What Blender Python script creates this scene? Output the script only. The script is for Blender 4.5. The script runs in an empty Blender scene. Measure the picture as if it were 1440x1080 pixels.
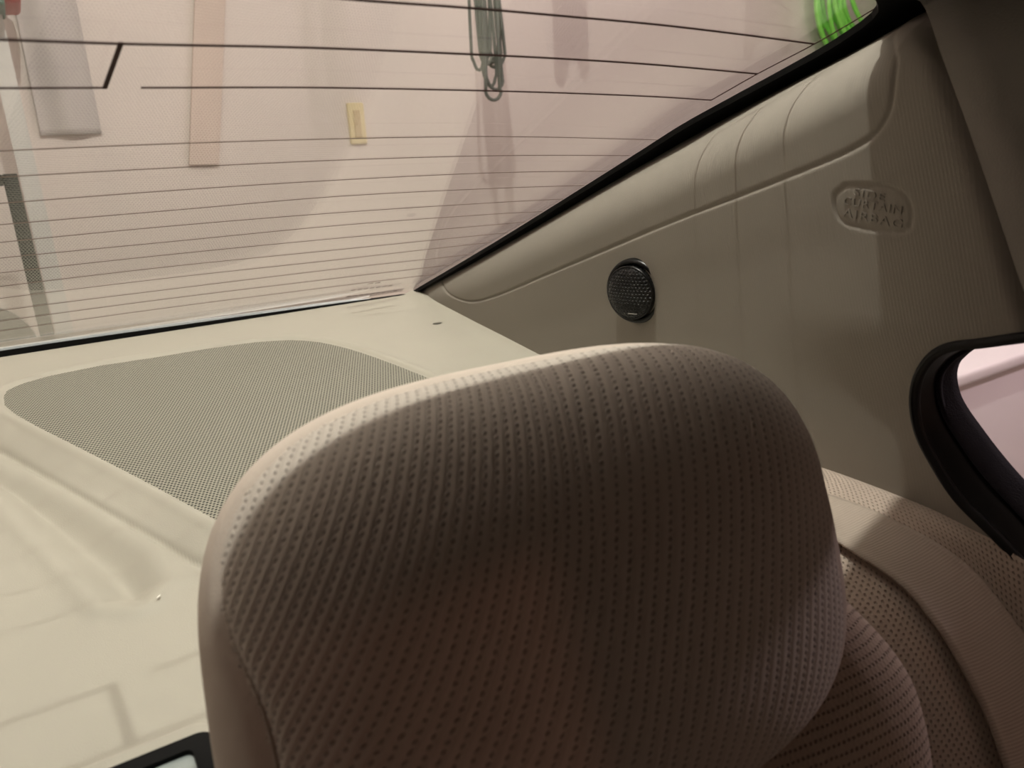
import bpy, bmesh, math, random
import numpy as np
from mathutils import Vector, Matrix

SC = bpy.context.scene
COL = SC.collection
random.seed(4)
Z0 = 1.2                                  # eye height above the garage floor; cabin points are measured from there

# ------------------------------------------------------------------ camera
cd = bpy.data.cameras.new('camera'); cam = bpy.data.objects.new('camera', cd); COL.objects.link(cam)
_y, _p, _r = (math.radians(a) for a in (31.0, 16.5, 3.5))
_f = Vector((math.sin(_y)*math.cos(_p), math.cos(_y)*math.cos(_p), -math.sin(_p)))
_r0 = Vector((math.cos(_y), -math.sin(_y), 0)); _u0 = _r0.cross(_f)
_R = math.cos(_r)*_r0 - math.sin(_r)*_u0; _U = math.cos(_r)*_u0 + math.sin(_r)*_r0
m = Matrix(((_R.x, _U.x, -_f.x, 0), (_R.y, _U.y, -_f.y, 0), (_R.z, _U.z, -_f.z, Z0), (0, 0, 0, 1)))
cam.matrix_world = m
cd.sensor_width = 36; cd.lens = 36*1081/1440; cd.clip_start = 0.01
cd.dof.use_dof = True; cd.dof.focus_distance = 0.62; cd.dof.aperture_fstop = 12.0
SC.camera = cam

# ------------------------------------------------------------------ world and exposure
wd = bpy.data.worlds.new('world'); SC.world = wd; wd.use_nodes = True
wd.node_tree.nodes['Background'].inputs[0].default_value = (0.5, 0.45, 0.42, 1)
wd.node_tree.nodes['Background'].inputs[1].default_value = 0.02
vs = SC.view_settings; vs.view_transform = 'Standard'; vs.look = 'None'; vs.gamma = 1; vs.exposure = 0.0
vs.use_curve_mapping = False
# lamps of the garage: place, colour, watts, bulb radius
LAMPS = [((0.21, 0.39, 1.0), (1.0, 0.985, 0.91), 46.0, 0.011, 'greenish white bulb lamp hanging above the car roof'),
         ((-0.95, 0.88, 0.84), (1.0, 0.78, 0.67), 8.0, 0.04, 'pinkish white bulb lamp hanging left behind the car'),
         ((1.3, -2.9, 0.055), (1.0, 0.42, 0.27), 11.0, 0.03, 'reddish bulb lamp hanging low ahead of the car'),
         ((1.75, 0.10, 0.40), (1.0, 0.80, 0.88), 21.0, 0.05, 'added rosy bulb lamp that brightens the chest freezer')]  # last lamp is added to brighten the freezer front
WALL_FILL = ((1.9, 1.30, 1.20), (1.0, 0.89, 0.86), 9.0)     # ceiling strip lamp added to brighten the back wall

# ------------------------------------------------------------------ helpers
def W(p): return (p[0], p[1], p[2]+Z0)

def mesh_obj(name, verts, faces, mat=None, parent=None, smooth=True, world=True):
    me = bpy.data.meshes.new(name)
    if world: verts = [W(v) for v in verts]
    me.from_pydata([tuple(map(float, v)) for v in verts], [], [tuple(map(int, f)) for f in faces])
    me.update()
    if smooth: me.polygons.foreach_set('use_smooth', [True]*len(me.polygons))
    o = bpy.data.objects.new(name, me); COL.objects.link(o)
    if mat: me.materials.append(mat)
    if parent is not None: put_under(o, parent)
    return o

def put_under(o, parent):
    o.parent = parent
    o.matrix_parent_inverse = Matrix.Translation(-parent.location)

def tag(o, label=None, cat=None, group=None, kind=None):
    if label: o['label'] = label
    if cat: o['category'] = cat
    if group: o['group'] = group
    if kind: o['kind'] = kind
    return o

def thing(name, loc, label, cat, group=None):
    e = bpy.data.objects.new(name, None); COL.objects.link(e); e.location = W(loc); e.empty_display_size = .05
    return tag(e, label, cat, group)

def attr(o, name, vals):
    a = o.data.attributes.new(name, 'FLOAT_VECTOR', 'POINT')
    a.data.foreach_set('vector', np.asarray(vals, dtype=np.float32).ravel())

def grid_faces(nr, nc, closed_c=False, keep=None):
    fs = []
    for i in range(nr-1):
        for j in range(nc if closed_c else nc-1):
            if keep is not None and not keep[i, j]: continue
            k = (j+1) % nc
            fs.append((i*nc+j, i*nc+k, (i+1)*nc+k, (i+1)*nc+j))
    return fs

def box_data(lo, hi):
    x0, y0, z0 = lo; x1, y1, z1 = hi
    v = [(x0,y0,z0),(x1,y0,z0),(x1,y1,z0),(x0,y1,z0),(x0,y0,z1),(x1,y0,z1),(x1,y1,z1),(x0,y1,z1)]
    f = [(0,3,2,1),(4,5,6,7),(0,1,5,4),(1,2,6,5),(2,3,7,6),(3,0,4,7)]
    return v, f

def box(name, lo, hi, mat, parent=None, bev=0.0):
    v, f = box_data(lo, hi)
    o = mesh_obj(name, v, f, mat, parent, smooth=False)
    if bev:
        b = o.modifiers.new('bevel', 'BEVEL'); b.width = bev; b.segments = 3
        o.data.polygons.foreach_set('use_smooth', [True]*len(o.data.polygons))
    return o

def solid(o, t, off=-1, face=None):
    if face is not None:                                           # visible side first, thickness behind it
        me = o.data; nr = np.zeros(len(me.polygons)*3, np.float32); me.polygons.foreach_get('normal', nr)
        if nr.reshape(-1, 3).mean(0) @ np.array(face) < 0: me.flip_normals()
        off = -1
    s = o.modifiers.new('solid', 'SOLIDIFY'); s.thickness = t; s.offset = off
    return o

def catmull(pts, n):
    P = np.asarray(pts, float); k = len(P)
    d = np.r_[0, np.cumsum(np.linalg.norm(np.diff(P, axis=0), axis=1))]
    t = np.linspace(0, d[-1], n); out = np.zeros((n, P.shape[1]))
    m = np.zeros_like(P)
    m[1:-1] = (P[2:]-P[:-2])/(d[2:]-d[:-2])[:, None]
    m[0] = (P[1]-P[0])/(d[1]-d[0]); m[-1] = (P[-1]-P[-2])/(d[-1]-d[-2])
    i = np.clip(np.searchsorted(d, t, 'right')-1, 0, k-2)
    h = (d[i+1]-d[i]); s = ((t-d[i])/h)[:, None]; h = h[:, None]
    return (2*s**3-3*s**2+1)*P[i]+(s**3-2*s**2+s)*h*m[i]+(-2*s**3+3*s**2)*P[i+1]+(s**3-s**2)*h*m[i+1]

def tube(name, pts, r, mat, parent=None, seg=8, closed=False):
    P = [Vector(p) for p in pts]; n = len(P); V = []; F = []
    up = Vector((0.13, 0.31, 0.94)).normalized()
    for i, p in enumerate(P):
        if closed: t = P[(i+1) % n]-P[i-1]
        else: t = P[min(i+1, n-1)]-P[max(i-1, 0)]
        t.normalize(); a = t.cross(up)
        if a.length < 1e-4: a = t.orthogonal()
        a.normalize(); b = t.cross(a).normalized(); up = a.cross(t)
        rr = r[i] if hasattr(r, '__len__') else r
        for k in range(seg):
            an = 2*math.pi*k/seg
            V.append(p+a*math.cos(an)*rr+b*math.sin(an)*rr)
    for i in range(n if closed else n-1):
        for k in range(seg):
            j = (i+1) % n
            F.append((i*seg+k, i*seg+(k+1) % seg, j*seg+(k+1) % seg, j*seg+k))
    if not closed:
        F.append(tuple(range(seg))[::-1]); F.append(tuple((n-1)*seg+k for k in range(seg)))
    return mesh_obj(name, V, F, mat, parent)

def lathe(name, prof, origin, axis, mat, parent=None, seg=64):
    ax = Vector(axis).normalized(); a = ax.cross(Vector((0, 0, 1))).normalized(); b = ax.cross(a)
    O = Vector(origin); V = []; n = len(prof)
    for (r, h) in prof:
        for k in range(seg):
            an = 2*math.pi*k/seg
            V.append(O+ax*h+a*r*math.cos(an)+b*r*math.sin(an))
    F = grid_faces(n, seg, True)
    return mesh_obj(name, V, F, mat, parent)

def poly_dist(X, Y, pts, closed=False):
    """distance to a polyline and the sign of the side (+ = right of travel direction)"""
    P = np.asarray(pts, float); n = len(P); best = np.full(X.shape, 1e9); sgn = np.ones(X.shape)
    for i in range(n if closed else n-1):
        a = P[i]; b = P[(i+1) % n]; d = b-a
        t = np.clip(((X-a[0])*d[0]+(Y-a[1])*d[1])/(d@d), 0, 1)
        dx = X-a[0]-t*d[0]; dy = Y-a[1]-t*d[1]; q = np.hypot(dx, dy)
        m_ = q < best
        best = np.where(m_, q, best); sgn = np.where(m_, np.sign(dx*d[1]-dy*d[0]), sgn)
    return best, sgn

def inside(X, Y, pts):
    P = np.asarray(pts, float); r = np.zeros(X.shape, bool); n = len(P)
    for i in range(n):
        a = P[i]; b = P[(i+1) % n]
        c = ((a[1] > Y) != (b[1] > Y))
        with np.errstate(divide='ignore', invalid='ignore'):
            xi = (b[0]-a[0])*(Y-a[1])/(b[1]-a[1]+1e-15)+a[0]
        r ^= c & (X < xi)
    return r

def sstep(x, a, b):
    t = np.clip((x-a)/(b-a), 0, 1); return t*t*(3-2*t)

# ------------------------------------------------------------------ materials
class NT:
    def __init__(s, name):
        s.m = bpy.data.materials.new(name); s.m.use_nodes = True
        s.t = s.m.node_tree; s.t.nodes.clear()
        s.out = s.n('ShaderNodeOutputMaterial')
    def n(s, typ, **kw):
        nd = s.t.nodes.new(typ)
        for k, v in kw.items(): setattr(nd, k, v)
        return nd
    def l(s, a, b): s.t.links.new(a, b)
    def put(s, v, sock):
        if hasattr(v, 'is_linked'): s.l(v, sock)
        else: sock.default_value = v
    def math(s, op, a, b=None, c=None):
        nd = s.n('ShaderNodeMath', operation=op); s.put(a, nd.inputs[0])
        if b is not None: s.put(b, nd.inputs[1])
        if c is not None: s.put(c, nd.inputs[2])
        return nd.outputs[0]
    def smooth(s, v, a, b, lo=0.0, hi=1.0):
        nd = s.n('ShaderNodeMapRange', interpolation_type='SMOOTHSTEP'); s.put(v, nd.inputs[0])
        for i, q in enumerate((a, b, lo, hi)): nd.inputs[i+1].default_value = q
        return nd.outputs[0]
    def mix(s, fac, a, b):
        nd = s.n('ShaderNodeMix', data_type='RGBA'); s.put(fac, nd.inputs[0])
        for v, k in ((a, 6), (b, 7)):
            if hasattr(v, 'is_linked'): s.l(v, nd.inputs[k])
            else: nd.inputs[k].default_value = (*v, 1)
        return nd.outputs[2]
    def noise(s, vec, scale, detail=3, rough=.5):
        nd = s.n('ShaderNodeTexNoise'); nd.inputs['Scale'].default_value = scale
        nd.inputs['Detail'].default_value = detail; nd.inputs['Roughness'].default_value = rough
        if vec is not None: s.l(vec, nd.inputs['Vector'])
        return nd.outputs[0]
    def obj(s): return s.n('ShaderNodeTexCoord').outputs['Object']
    def at(s, name): return s.n('ShaderNodeAttribute', attribute_name=name).outputs['Vector']
    def xyz(s, v):
        nd = s.n('ShaderNodeSeparateXYZ'); s.l(v, nd.inputs[0]); return nd.outputs
    def bump(s, h, dist, strength=1.0):
        nd = s.n('ShaderNodeBump'); nd.inputs['Strength'].default_value = strength
        nd.inputs['Distance'].default_value = dist; s.l(h, nd.inputs['Height']); return nd.outputs[0]
    def bsdf(s, color, rough=.6, normal=None, metal=0.0, spec=.5, sheen=0.0, emis=None):
        b = s.n('ShaderNodeBsdfPrincipled')
        if hasattr(color, 'is_linked'): s.l(color, b.inputs['Base Color'])
        else: b.inputs['Base Color'].default_value = (*color, 1)
        b.inputs['Roughness'].default_value = rough; b.inputs['Metallic'].default_value = metal
        b.inputs['Specular IOR Level'].default_value = spec; b.inputs['Sheen Weight'].default_value = sheen
        if emis: b.inputs['Emission Color'].default_value = (*emis[0], 1); b.inputs['Emission Strength'].default_value = emis[1]
        if normal is not None: s.l(normal, b.inputs['Normal'])
        s.l(b.outputs[0], s.out.inputs[0]); return s.m

def grained(name, col, rough=.6, scale=900, dist=.0004, var=.06, big=6.0, spec=.4):
    t = NT(name); o = t.obj()
    n1 = t.noise(o, scale, 2); n2 = t.noise(o, big, 4)
    c = t.mix(t.smooth(n2, .3, .7), tuple(x*(1-var) for x in col), tuple(min(1, x*(1+var)) for x in col))
    return t.bsdf(c, rough, t.bump(n1, dist, .6), spec=spec)

def plain(name, col, rough=.5, metal=0.0, spec=.5, var=.05, scale=40, emis=None):
    t = NT(name); n1 = t.noise(t.obj(), scale, 3)
    c = t.mix(n1, tuple(x*(1-var) for x in col), tuple(min(1, x*(1+var)) for x in col))
    return t.bsdf(c, rough, None, metal, spec, emis=emis)

def dotted_fabric(name, col, pit, pu, pv, r, lean=0.0, ribs=True, stag=0.0):
    """knitted cloth: rows of small pits pressed between soft ribs; runs on the cloth coordinates stored as 'fab' (metres)"""
    t = NT(name); f = t.at('fab'); x, y, _ = t.xyz(f)
    u = t.math('DIVIDE', t.math('MULTIPLY_ADD', y, lean, x), pu)
    v = t.math('DIVIDE', y, pv)
    wob = t.noise(f, 260, 2)
    u = t.math('MULTIPLY_ADD', wob, .22, u); v = t.math('MULTIPLY_ADD', wob, .30, v)
    if stag: v = t.math('MULTIPLY_ADD', t.math('FLOORED_MODULO', t.math('FLOOR', u), 2.0), stag, v)
    fx = t.math('MULTIPLY', t.math('SUBTRACT', t.math('FRACT', u), .5), pu)
    fy = t.math('MULTIPLY', t.math('SUBTRACT', t.math('FRACT', v), .5), pv)
    d = t.math('SQRT', t.math('ADD', t.math('MULTIPLY', fx, fx), t.math('MULTIPLY', fy, fy)))
    hole = t.smooth(d, r*.35, r*1.25, 1.0, 0.0)
    rib = t.math('COSINE', t.math('MULTIPLY', u, 2*math.pi))
    fuzz = t.noise(f, 2600, 2)
    h = t.math('SUBTRACT', t.math('MULTIPLY', rib, -.30 if ribs else -.08), t.math('MULTIPLY', hole, 1.0))
    h = t.math('MULTIPLY_ADD', fuzz, .25, h)
    c = t.mix(t.noise(f, 30, 3), tuple(q*.95 for q in col), tuple(q*1.05 for q in col))
    c = t.mix(hole, c, pit)
    return t.bsdf(c, .95, t.bump(h, .0009, .85), spec=.1, sheen=.15)

M = {}
M['shelf'] = grained('shelf_vinyl', (.435, .41, .345), .55, 1400, .00018, .03)
M['pillar'] = None
t = NT('pillar_fabric'); o_ = t.obj(); x, y, z = t.xyz(o_)
wv = t.math('SINE', t.math('MULTIPLY', t.math('MULTIPLY_ADD', z, -.25, y), 2*math.pi/.0021))
hh = t.math('MULTIPLY_ADD', t.noise(o_, 1500, 2), .9, t.math('MULTIPLY', wv, .45))
M['pillar'] = t.bsdf(t.mix(t.noise(o_, 9, 3), (.23, .208, .177), (.25, .226, .192)), .72, t.bump(hh, .00010, .6), spec=.3)
M['liner'] = grained('headliner_cloth', (.20, .18, .16), .95, 1100, .0006, .06, spec=.1)
M['front_cloth'] = dotted_fabric('headrest_dotted_cloth', (.58, .515, .45), (.34, .295, .255), .0060, .0030, .00095, -.30)
M['side_cloth'] = grained('headrest_side_cloth', (.58, .50, .43), .95, 1500, .0005, .05, spec=.1)
M['dim_cloth'] = grained('darkened_seat_cloth', (.30, .26, .22), .95, 900, .0006, .05, spec=.1)  # cloth darkened to lower the light bounced onto the headrest
M['seat_cloth'] = dotted_fabric('seat_dotted_cloth', (.56, .45, .37), (.30, .235, .19), .0024, .0046, .00085, 0, False)
M['bolster_cloth'] = dotted_fabric('bolster_dotted_cloth', (.54, .44, .365), (.33, .265, .22), .0030, .0034, .0008, .2, False)
t = NT('belt_webbing'); f = t.at('fab'); x, y, _ = t.xyz(f)
wv = t.math('SINE', t.math('MULTIPLY', t.math('ADD', t.math('MULTIPLY', x, .6), y), 2*math.pi/.0016))
M['belt'] = t.bsdf(t.mix(t.noise(f, 60, 3), (.45, .375, .31), (.49, .41, .34)), .7, t.bump(wv, .00012, .5), spec=.3)
M['black'] = plain('black_rubber', (.006, .006, .006), .55, spec=.25)
M['gasket'] = plain('black_gasket', (.004, .004, .004), .6, spec=.12)
M['fuzz'] = grained('black_flocked_seal', (.022, .021, .026), .95, 900, .001, .2, spec=.1)
M['gloss_black'] = plain('gloss_black_plastic', (.004, .004, .004), .3, spec=.3)
M['line'] = plain('baked_heating_paste', (.045, .018, .014), .6, spec=.2)
M['thin_line'] = plain('thin_heating_paste', (.17, .125, .10), .6, spec=.2)
M['mould'] = plain('bright_moulding', (.88, .93, .96), .35, 0.0)
M['wall'] = grained('garage_wall_paint', (.80, .72, .67), .85, 60, .002, .03, 1.2, spec=.2)
M['floor'] = grained('garage_concrete', (.42, .40, .37), .85, 80, .003, .12, 2.0)
M['ceil'] = grained('garage_ceiling_paint', (.75, .72, .68), .9, 60, .002, .03, 2.0)
M['paint'] = plain('champagne_car_paint', (.52, .46, .38), .22, .35, .5)
M['outlet'] = plain('ivory_plastic', (.80, .68, .40), .45)
M['outlet_dark'] = plain('aged_ivory_plastic', (.62, .48, .28), .5)
M['cord'] = plain('dark_green_cord', (.085, .10, .085), .5, var=.2)
M['hose'] = plain('bright_green_hose', (.30, .98, .12), .35, var=.08)
M['wood'] = grained('reddish_board', (.70, .575, .505), .8, 120, .001, .08, 3)
M['pale_wood'] = grained('pale_lath', (.66, .65, .62), .8, 120, .001, .05, 3)
M['sheet_grey'] = grained('shadow_sheet_grey', (.57, .525, .505), .95, 300, .001, .06, 3)
M['brown_strap'] = grained('brown_strap_cloth', (.30, .22, .17), .9, 300, .001, .06, 3)
M['red'] = plain('red_plastic', (.40, .05, .05), .5); M['green'] = plain('green_plastic', (.05, .12, .09), .5)
M['freezer'] = plain('white_enamel', (.84, .76, .78), .35, var=.01)
M['steel'] = plain('steel', (.6, .6, .6), .25, 1.0)
M['grey_panel'] = plain('grey_panel', (.42, .47, .46), .3, .3, var=.15, scale=200)
M['silver_print'] = plain('silver_print', (.55, .55, .53), .4, .3)
M['dark_print'] = plain('dark_print', (.12, .09, .085), .6)
M['faint_print'] = plain('faint_print', (.38, .33, .31), .6)
M['bulb'] = plain('frosted_bulb', (.9, .9, .85), .4, emis=((1, .95, .85), 4))
M['speck'] = plain('dark_scuff', (.16, .15, .12), .8)

# perforated speaker cover
t = NT('perforated_grille'); f = t.at('fab'); x, y, _ = t.xyz(f); ps = .0029
ys = t.math('DIVIDE', y, ps*.866)
xs = t.math('ADD', t.math('DIVIDE', x, ps), t.math('MULTIPLY', t.math('FLOORED_MODULO', t.math('FLOOR', ys), 2.0), .5))
fx = t.math('SUBTRACT', t.math('FRACT', xs), .5); fy = t.math('MULTIPLY', t.math('SUBTRACT', t.math('FRACT', ys), .5), .866)
d = t.math('SQRT', t.math('ADD', t.math('MULTIPLY', fx, fx), t.math('MULTIPLY', fy, fy)))
hole = t.smooth(d, .24, .36, 1.0, 0.0)
M['grille'] = t.bsdf(t.mix(hole, (.34, .33, .27), (.040, .038, .031)), .6, t.bump(t.math('MULTIPLY', hole, -1.0), .0006, .6), spec=.3)  # openings are not cut; the dark colour gives their unlit inside

# woven look of the tweeter cover
t = NT('tweeter_mesh'); f = t.at('fab'); x, y, _ = t.xyz(f); ps = .0030
ys = t.math('DIVIDE', y, ps*.866)
xs = t.math('ADD', t.math('DIVIDE', x, ps), t.math('MULTIPLY', t.math('FLOORED_MODULO', t.math('FLOOR', ys), 2.0), .5))
fx = t.math('SUBTRACT', t.math('FRACT', xs), .5); fy = t.math('MULTIPLY', t.math('SUBTRACT', t.math('FRACT', ys), .5), .866)
d = t.math('SQRT', t.math('ADD', t.math('MULTIPLY', fx, fx), t.math('MULTIPLY', fy, fy)))
hole = t.smooth(d, .22, .40, 1.0, 0.0)
M['tweeter'] = t.bsdf(t.mix(hole, (.008, .008, .008), (.001, .001, .001)), .35, t.bump(t.math('MULTIPLY', hole, -1.0), .0012, 1.0), spec=.35)

def glass_mat(name, tint):
    t = NT(name)
    lw = t.n('ShaderNodeLayerWeight'); lw.inputs['Blend'].default_value = .5
    p5 = t.math('POWER', lw.outputs['Facing'], 5.0)
    fac = t.math('MULTIPLY_ADD', p5, .96, .04)
    tr = t.n('ShaderNodeBsdfTransparent'); tr.inputs[0].default_value = (*tint, 1)
    gl = t.n('ShaderNodeBsdfGlossy'); gl.inputs['Roughness'].default_value = 0.0; gl.inputs['Color'].default_value = (1, 1, 1, 1)
    mx = t.n('ShaderNodeMixShader'); t.l(fac, mx.inputs[0]); t.l(tr.outputs[0], mx.inputs[1]); t.l(gl.outputs[0], mx.inputs[2])
    t.l(mx.outputs[0], t.out.inputs[0]); return t.m
M['glass'] = glass_mat('tempered_glass', (.93, .935, .925))

# ------------------------------------------------------------------ the garage
def struct(name, lo, hi, mat): return tag(box(name, lo, hi, mat), kind='structure')
struct('floor', (-3.2, -4.2, -1.3), (4.6, 2.3, -1.2), M['floor'])
struct('ceiling', (-3.2, -4.2, 1.25), (4.6, 2.3, 1.35), M['ceil'])
struct('wall_back', (-3.2, 2.2, -1.2), (4.6, 2.3, 1.25), M['wall'])
struct('wall_left', (-3.3, -4.2, -1.2), (-3.2, 2.3, 1.25), M['wall'])
struct('wall_right', (4.6, -4.2, -1.2), (4.7, 2.3, 1.25), M['wall'])
struct('wall_front', (-3.2, -4.3, -1.2), (4.6, -4.2, 1.25), M['wall'])

for (loc, colr, watt, rad, lab) in LAMPS:
    e = thing('hanging_lamp', (loc[0], loc[1], loc[2]), lab, 'lamp', 'garage bulb lamps')
    x, y, z = loc
    lathe('socket', [(.0, .055), (.018, .055), (.02, .05), (.02, .0), (.016, -.004), (0, -.004)], (x, y, z+rad*1.2+.004), (0, 0, 1), M['black'], e, 20)
    tube('cable', [(x, y, z+rad*1.2+.055), (x, y, 1.25)], .004, M['black'], e, 6)
    ld = bpy.data.lights.new('bulb_light', 'POINT'); ld.energy = watt; ld.color = colr; ld.shadow_soft_size = rad
    lo = bpy.data.objects.new('bulb_light', ld); COL.objects.link(lo); lo.location = W(loc)

sl_ = thing('wall_fill_lamp', (1.9, 1.3, 1.25), 'added ceiling strip lamp that brightens the back wall of the garage', 'lamp')
box('fill_lamp_body', (1.35, 1.26, 1.215), (2.45, 1.34, 1.25), M['freezer'], sl_, .006)
ld = bpy.data.lights.new('wall_fill_light', 'AREA'); ld.shape = 'RECTANGLE'; ld.size = 1.05; ld.size_y = .07; ld.energy = WALL_FILL[2]; ld.color = WALL_FILL[1]
lo = bpy.data.objects.new('wall_fill_light', ld); COL.objects.link(lo); lo.location = W((1.9, 1.3, 1.21))

# ------------------------------------------------------------------ parcel shelf
ISLAND = [(-0.20, 1.02), (-0.0817, 0.7725), (-0.0515, 0.7118), (-0.0227, 0.6394), (0.0094, 0.5592), (0.0456, 0.4724), (0.0535, 0.46), (0.0648, 0.437), (0.0849, 0.4059), (0.1135, 0.3917), (.3, .375), (.6, .37)]
GRILLE = [(-0.0498, 0.8158), (-0.0463, 0.8342), (-0.0335, 0.8476), (-0.0094, 0.8571), (0.0348, 0.8625), (0.0878, 0.8593), (0.1445, 0.8584), (0.1886, 0.8532), (0.2238, 0.8393), (0.2477, 0.8147), (0.2659, 0.7768), (0.2797, 0.7323), (0.2907, 0.687), (0.3004, 0.6409), (0.3122, 0.5459), (0.3052, 0.4907), (0.2746, 0.4512), (0.2046, 0.4254), (0.1399, 0.4113), (0.1073, 0.4188), (0.0871, 0.443), (0.073, 0.4711), (0.0651, 0.4943), (0.0341, 0.5757), (-0.0041, 0.6706), (-0.0263, 0.7249), (-0.0408, 0.764), (-0.0484, 0.7912)]
POCKET = [(-0.1004, 0.7586), (-0.0429, 0.6483), (-0.0067, 0.573), (0.0191, 0.4987), (0.0237, 0.4614), (0.0123, 0.4481), (-0.0013, 0.4568), (-0.0125, 0.4976), (-0.0306, 0.5575), (-0.0519, 0.6345)]
def shelf_z(X, Y, detail=True):
    X = np.asarray(X, float); Y = np.asarray(Y, float)
    z = -.1674+.1*(Y-.95)
    if not detail: return z
    d, s = poly_dist(X, Y, ISLAND); sd = d*s
    left = -sd                                                     # + on the speaker side
    z = z-.014*(1-np.clip((left+.0)/.026, 0, 1)**.8)
    z = z-.0020*np.exp(-(left/.0022)**2)
    dp, _ = poly_dist(X, Y, POCKET, True); sp = np.where(inside(X, Y, POCKET), dp, -dp)
    z = z-.0085*sstep(sp, -.004, .016)+.0026*np.exp(-((sp+.009)/.007)**2)
    dg, _ = poly_dist(X, Y, GRILLE, True); sg_ = np.where(inside(X, Y, GRILLE), dg, -dg)
    z = z-.0022*sstep(sg_, -.0025, .0005)+.0007*np.exp(-((sg_+.006)/.003)**2)
    # the shelf lifts a little where it turns up to the pillar foot
    z = z+.004*np.exp(-((.425-X)/.012)**2)*sstep(Y, .3, .4)
    return z
xs = np.r_[np.arange(-.84, -.12, .03), np.arange(-.12, .4265, .0016)]
ys = np.r_[np.arange(.245, .30, .004), np.arange(.30, .9461, .0018)]
XX, YY = np.meshgrid(xs, ys)
ZZ = shelf_z(XX, YY)
keep = ~((XX[:-1, :-1] > .034) & (YY[:-1, :-1] < .315))
shelf = thing('parcel_shelf', (-.2, .9, -.18), 'cream moulded rear parcel shelf below the sloping back window', 'shelf')
so = mesh_obj('shelf_panel', np.stack([XX, YY, ZZ], -1).reshape(-1, 3), grid_faces(len(ys), len(xs), keep=keep), M['shelf'], shelf)
solid(so, .003, face=(0, 0, 1))
# speaker cover
gx = np.arange(-.06, .325, .0035); gy = np.arange(.40, .875, .0035)
GX, GY = np.meshgrid(gx, gy)
ins = inside(GX, GY, GRILLE)
def fit_outline(pts, n=160):
    P = catmull(pts+[pts[0]], n)[:-1]; return P
GP = fit_outline(GRILLE)
bm = bmesh.new()
rings = []; cen = np.array([.125, .64])
for k in range(0, 13):
    s = 1-k/12.0
    ring = []
    for p in GP:
        q = cen+(p-cen)*(s*.996)
        zz = float(-.1674+.1*(q[1]-.95))-.0022+.0030*(1-s**6)
        ring.append(bm.verts.new(W((q[0], q[1], zz))))
        if k == 12: break
    rings.append(ring)
n = len(GP)
for k in range(11):
    for i in range(n):
        j = (i+1) % n
        bm.faces.new((rings[k][i], rings[k][j], rings[k+1][j], rings[k+1][i]))
for i in range(n): bm.faces.new((rings[11][i], rings[11][(i+1) % n], rings[12][0]))
bmesh.ops.recalc_face_normals(bm, faces=bm.faces)
me = bpy.data.meshes.new('speaker_grille'); bm.to_mesh(me); bm.free()
for p in me.polygons: p.use_smooth = True
go = bpy.data.objects.new('speaker_grille', me); COL.objects.link(go); me.materials.append(M['grille']); put_under(go, shelf)
go['label'] = 'grey-beige perforated speaker cover'
co = np.zeros(len(me.vertices)*3, np.float32); me.vertices.foreach_get('co', co); co = co.reshape(-1, 3)
ang = .12
attr(go, 'fab', np.stack([co[:, 0]*math.cos(ang)+co[:, 1]*math.sin(ang), -co[:, 0]*math.sin(ang)+co[:, 1]*math.cos(ang), co[:, 2]*0], -1))
# framed fitting at the front of the shelf
def rrect(x0, y0, x1, y1, r, n=6):
    out = []
    for cx, cy, a0 in ((x1-r, y1-r, 0), (x0+r, y1-r, 90), (x0+r, y0+r, 180), (x1-r, y0+r, 270)):
        for k in range(n+1):
            a = math.radians(a0+90*k/n); out.append((cx+r*math.cos(a), cy+r*math.sin(a)))
    return out
def prism(name, outline, z0, z1, mat, parent, slope=.1, bev=0.0):
    n = len(outline); V = []; F = []
    for (px, py) in outline: V.append((px, py, z0+slope*(py-.3)))
    for (px, py) in outline: V.append((px, py, z1+slope*(py-.3)))
    F = [tuple(range(n))[::-1], tuple(range(n, 2*n))]+[(i, (i+1) % n, n+(i+1) % n, n+i) for i in range(n)]
    o = mesh_obj(name, V, F, mat, parent, smooth=False)
    if bev:
        b = o.modifiers.new('bevel', 'BEVEL'); b.width = bev; b.segments = 3
    return o
def frame_prism(name, outer, inner, z0, z1, mat, parent, slope=.1):
    n = len(outer); V = []; F = []
    for zz in (z0, z1):
        for ol in (outer, inner):
            for (px, py) in ol: V.append((px, py, zz+slope*(py-.3)))
    for i in range(n):
        j = (i+1) % n
        F += [(2*n+i, 2*n+j, 3*n+j, 3*n+i), (i, j, 2*n+j, 2*n+i), (n+j, n+i, 3*n+i, 3*n+j), (j, i, n+i, n+j)]
    return mesh_obj(name, V, F, mat, parent, smooth=False)
fz = -.2330
prism('fitting_plate', rrect(-.075, .235, .0285, .3185, .012), fz-.020, fz+.0030, M['shelf'], shelf, bev=.0025)
frame_prism('fitting_frame', rrect(-.064, .238, .0245, .3055, .007), rrect(-.056, .244, .0150, .2985, .003), fz+.0030, fz+.0075, M['gasket'], shelf)
prism('fitting_insert', rrect(-.056, .244, .0150, .2985, .003), fz+.0025, fz+.0050, M['grey_panel'], shelf)
so2 = mesh_obj('scuff_mark', [(.3837+.006*math.cos(a), .7994+.0035*math.sin(a), float(shelf_z(.3837, .7994))+.0006) for a in np.linspace(0, 6.28, 13)[:-1]], [tuple(range(12))], M['speck'], shelf)
mesh_obj('lint_speck', [(.0205, .4395, -.2285), (.0225, .4405, -.2283), (.0232, .4425, -.2282), (.0212, .4412, -.2284)], [(0, 1, 2, 3)], plain('white_lint', (.9, .88, .8)), shelf)

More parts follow.
